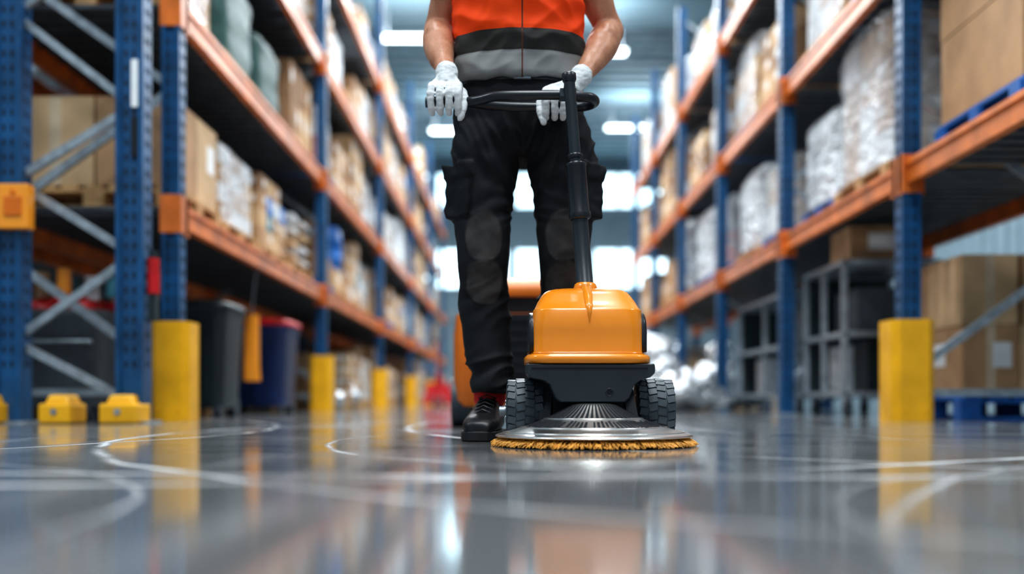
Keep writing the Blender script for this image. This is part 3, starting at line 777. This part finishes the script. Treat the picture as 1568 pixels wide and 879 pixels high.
vk = [(1.070, .02, 3.045, .203, .137), (1.10, .02, 3.045, .203, .138), (1.16, .02, 3.045, .200, .137), (1.24, .02, 3.045, .198, .137), (1.34, .02, 3.045, .203, .138), (1.42, .02, 3.05, .205, .130), (1.48, .02, 3.055, .185, .112), (1.525, .02, 3.06, .13, .09), (1.555, .02, 3.065, .078, .072)]
mb.loft([ring(cx, cy, z, rx, ry, 56, 2.35) for z, cx, cy, rx, ry in interp(vk, 6)], 0)
SH = {-1: [Vector((-.165, 3.06, 1.475)), Vector((-.232, 3.14, 1.285))], 1: [Vector((.205, 3.06, 1.475)), Vector((.306, 3.14, 1.285))]}
for k in (-1, 1):
    a, b_ = SH[k]; mb.tube([a+Vector((-k*.05, 0, .0)), a, a.lerp(b_, .35), a.lerp(b_, .5)], [.05, .066, .065, .063], 0, 20)
def vdisp(co, n_):
    q = Vector((co.x*7, co.y*7, co.z*12+co.x*8)); a = 1-abs(noise.noise(q))*2
    q2 = Vector((co.x*12-co.z*8, co.y*10, co.z*10)); b_ = 1-abs(noise.noise(q2))*2
    d = .009*(a-.5)+.006*(b_-.5)
    for zb in (1.207, 1.145, 1.076):
        if abs(co.z-zb) < .004: d -= .0016
    if abs(co.x-.03) < .006: d += .002
    return d
remesh(mb, 'hi_vis_vest', m_vest, W, .006, 2, vdisp)
mb = MB()
mb.loft([ring(.02, cy, z, rx, ry, 40, 2.2) for z, rx, ry, cy in interp([(1.12, .165, .10, 3.045), (1.25, .165, .105, 3.045), (1.40, .17, .10, 3.05), (1.47, .155, .085, 3.055), (1.51, .09, .07, 3.06), (1.55, .06, .062, 3.06), (1.60, .056, .06, 3.055), (1.64, .056, .062, 3.05)], 5)], 0)
WR_ = {-1: Vector((-.188, 2.885, 1.062)), 1: Vector((.200, 2.925, 1.066))}
for k in (-1, 1):
    a, b_ = SH[k]; w = WR_[k]; p = []; rad = []
    for t, r in ((0, .055), (.3, .054), (.6, .050), (.85, .044)): p.append(a.lerp(b_, t)); rad.append(r)
    p.append(b_); rad.append(.045)
    for t, r in ((.12, .048), (.28, .050), (.45, .046), (.65, .038), (.82, .031), (1.0, .028)):
        q = b_.lerp(w, t); q += Vector((k*.008*math.sin(math.pi*t), 0, 0)); p.append(q); rad.append(r)
    pr = interp([(v.x, v.y, v.z, r) for v, r in zip(p, rad)], 3)
    mb.tube([v[:3] for v in pr], [v[3] for v in pr], 0, 24)
    mb.ball(b_+Vector((0, .022, -.006)), .03, 0, 14)
    mb.ball(b_.lerp(w, .26)+Vector((k*.016, -.012, .004)), (.034, .045, .055), 0, 16)
hc = Vector((.02, 3.045, 1.735))
mb.ball(hc+Vector((0, .012, .015)), (.076, .098, .10), 0, 28)
mb.loft([ring(hc.x, hc.y-.012+o_, hc.z+dz, rx, ry, 32, 2.2) for dz, rx, ry, o_ in interp([(-.118, .026, .028, -.035), (-.108, .040, .046, -.025), (-.08, .056, .070, -.008), (-.04, .064, .082, 0), (0, .070, .084, 0)], 5)], 0)
mb.tube([hc+Vector((0, -.088, .008)), hc+Vector((0, -.101, -.018)), hc+Vector((0, -.110, -.036)), hc+Vector((0, -.095, -.044))], [.008, .010, .0135, .010], 0, 12)
for s_ in (-1, 1):
    mb.ball(hc+Vector((s_*.012, -.099, -.037)), .0085, 0, 10)
    mb.ball(hc+Vector((s_*.077, .012, -.012)), (.010, .018, .031), 0, 14)
    mb.tube([hc+Vector((s_*.012, -.088, .026)), hc+Vector((s_*.032, -.088, .031)), hc+Vector((s_*.052, -.074, .024))], .0075, 0, 10)
    mb.ball(hc+Vector((s_*.042, -.066, -.030)), (.02, .016, .016), 0, 12)
remesh(mb, 'body_skin', m_skin, W, .006, 3, lambda co, n_: .0022*noise.noise(Vector((co.x*40, co.y*40, co.z*14))))
mb = MB()
for s_ in (-1, 1):
    mb.ball(hc+Vector((s_*.031, -.076, .006)), .0125, 0, 16); mb.ball(hc+Vector((s_*.031, -.0865, .006)), (.0055, .0028, .0055), 1, 12)
    mb.tube([hc+Vector((s_*.013, -.096, .033)), hc+Vector((s_*.032, -.096, .039)), hc+Vector((s_*.052, -.080, .031))], [.003, .004, .002], 2, 8)
mb.tube([hc+Vector((-.026, -.083, -.068)), hc+Vector((-.01, -.094, -.065)), hc+Vector((.01, -.094, -.065)), hc+Vector((.026, -.083, -.068))], [.002, .0055, .0055, .002], 3, 10)
mb.tube([hc+Vector((-.022, -.083, -.072)), hc+Vector((0, -.094, -.075)), hc+Vector((.022, -.083, -.072))], [.002, .006, .002], 3, 10)
mb.obj('face_details', [m_eye, m_iris, m_hair, m_lip], W)
mb = MB(); mb.ball(hc+Vector((0, .028, .032)), (.083, .098, .096), 0, 28); mb.ball(hc+Vector((0, -.03, .085)), (.062, .055, .035), 0, 20)
for s_ in (-1, 1): mb.ball(hc+Vector((s_*.068, .0, .03)), (.016, .035, .035), 0, 12)
remesh(mb, 'hair', m_hair, W, .006, 2, lambda co, n_: .004*noise.noise(Vector((co.x*60, co.y*25, co.z*25))))
def glove(k, gx, gy, gz, nm):
    mb = MB(); G = Vector((gx, gy, gz)); w = WR_[k]-G; ti = -k
    for i, (xo, L_) in enumerate(((-.038, .88), (-.0127, .99), (.0125, 1.05), (.038, .98))):
        xo = xo*ti
        a = Vector((xo, -.012, .041)); b_ = Vector((xo*1.03, -.044*L_, .012)); c_ = Vector((xo*1.0, -.036*L_, -.026)); d = Vector((xo*.95, -.006, -.034))
        mb.tube([G+p for p in (Vector((xo*.8, .018, .050)), a, (a+b_)/2+Vector((0, -.004, .005)), b_, (b_+c_)/2+Vector((0, -.003, 0)), c_, (c_+d)/2+Vector((0, 0, -.003)), d)], [.013, .0120, .0108, .0115, .0102, .0108, .0096, .0085], 0, 14)
        mb.ball(G+d, .0085, 0, 10); mb.ball(G+a, .0130, 0, 12)
        mb.tube([G+w*.78+Vector((xo*.45, 0, 0)), G+Vector((xo*.85, .022, .052)), G+a], [.017, .016, .013], 0, 12)
    mb.ball(G+Vector((0, .020, .042)), (.042, .026, .022), 0, 18)
    mb.tube([G+w*.62+Vector((ti*.018, .0, -.004)), G+Vector((ti*.046, .016, .030)), G+Vector((ti*.055, -.004, .004)), G+Vector((ti*.050, -.020, -.026)), G+Vector((ti*.044, -.026, -.052))], [.017, .0165, .0135, .0125, .0095], 0, 14)
    mb.ball(G+Vector((ti*.044, -.026, -.053)), .0095, 0, 10)
    dr_ = (SH[k][1]-WR_[k]).normalized()
    mb.tube([G+w*.55, G+w*.85, WR_[k], WR_[k]+dr_*.02], [.028, .030, .032, .034], 0, 20)
    return remesh(mb, nm, m_glove, W, .0024, 2, lambda co, n_: .0016*noise.noise(co*70)+.0012*noise.noise(Vector((co.x*60, co.y*60, co.z*140))))
glove(-1, -.190, 2.835, .967, 'glove_right_hand')
glove(1, .135, 2.881, .967, 'glove_left_hand')
def shoe(x, nm, rot):
    mb = MB(); rt = Matrix.Rotation(rot, 3, 'Z'); O = Vector((x, 3.03, 0))
    def T(p): return O+rt @ Vector(p)
    rings = []
    for y_, hw, h_, zc in interp([(-.205, .020, .040, 0), (-.200, .036, .055, 0), (-.175, .050, .068, 0), (-.13, .056, .080, 0), (-.08, .054, .098, 0), (-.04, .048, .118, 0), (0, .045, .135, 0), (.05, .045, .140, 0), (.085, .040, .125, 0), (.10, .028, .09, 0)], 5):
        rg = []
        for j in range(28):
            a = 2*math.pi*j/28; c_, s2 = math.cos(a), math.sin(a)
            zz = .02+(h_-.02)*(.5+.5*math.copysign(abs(s2)**.75, s2)); wv = hw*math.copysign(abs(c_)**.75, c_)*(1-.28*max(0, (zz-.05)/.09))
            rg.append(T((wv, y_, zz)))
        rings.append(rg)
    mb.loft(rings, 0)
    remesh(mb, nm, m_shoe, W, .005, 2, lambda co, n_: .0015*noise.noise(co*50))
    mb = MB()
    out = [(.028, -.207), (.050, -.185), (.060, -.14), (.057, -.07), (.048, 0), (.048, .07), (.036, .103), (0, .112)]
    pr = [(a, b_) for a, b_ in out]+[(-a, b_) for a, b_ in out[::-1][1:]]+[(0, -.213)]
    mb.loft([[T((a*s_, b_*s_, z_)) for a, b_ in pr] for z_, s_ in ((0, .97), (.004, 1), (.026, 1), (.030, .97))], 0, True, False)
    for i in range(5):
        y_ = -.115+i*.024; zt = .085+i*.011
        mb.tube([T((-.026, y_, zt-.006)), T((0, y_-.006, zt+.006)), T((.026, y_, zt-.006))], .003, 1, 8)
    mb.obj(nm+'_sole', [m_sole, m_blackp], W)
    mb = MB(); mb.loft([[T((a.x, a.y+.03, a.z)) for a in ring(0, 0, z_, r, r*1.15, 32)] for z_, r in ((.10, .040), (.118, .049), (.15, .049), (.17, .04))], 0)
    mb.obj(nm+'_sock', [m_sock], W)
shoe(-.072, 'shoe_right', -.12); shoe(.148, 'shoe_left', .15)

# ---------------------------------------------------------------- world, camera
w = bpy.data.worlds.new('World'); scene.world = w; w.use_nodes = True
bg = w.node_tree.nodes['Background']; bg.inputs[0].default_value = (.78, .90, 1, 1); bg.inputs[1].default_value = .52
cam = bpy.data.cameras.new('camera'); co = bpy.data.objects.new('camera', cam); COL.objects.link(co)
co.location = (0, 0, .12); co.rotation_euler = (math.pi/2, 0, 0)
cam.lens = 35; cam.sensor_width = 36; cam.shift_y = .110; cam.shift_x = 0
cam.dof.use_dof = True; cam.dof.focus_distance = 2.66; cam.dof.aperture_fstop = 1.0
scene.camera = co
scene.view_settings.view_transform = 'Standard'
try: scene.view_settings.look = 'Medium High Contrast'
except Exception as ex: print('look', ex)
print('OBJ', len(bpy.data.objects))
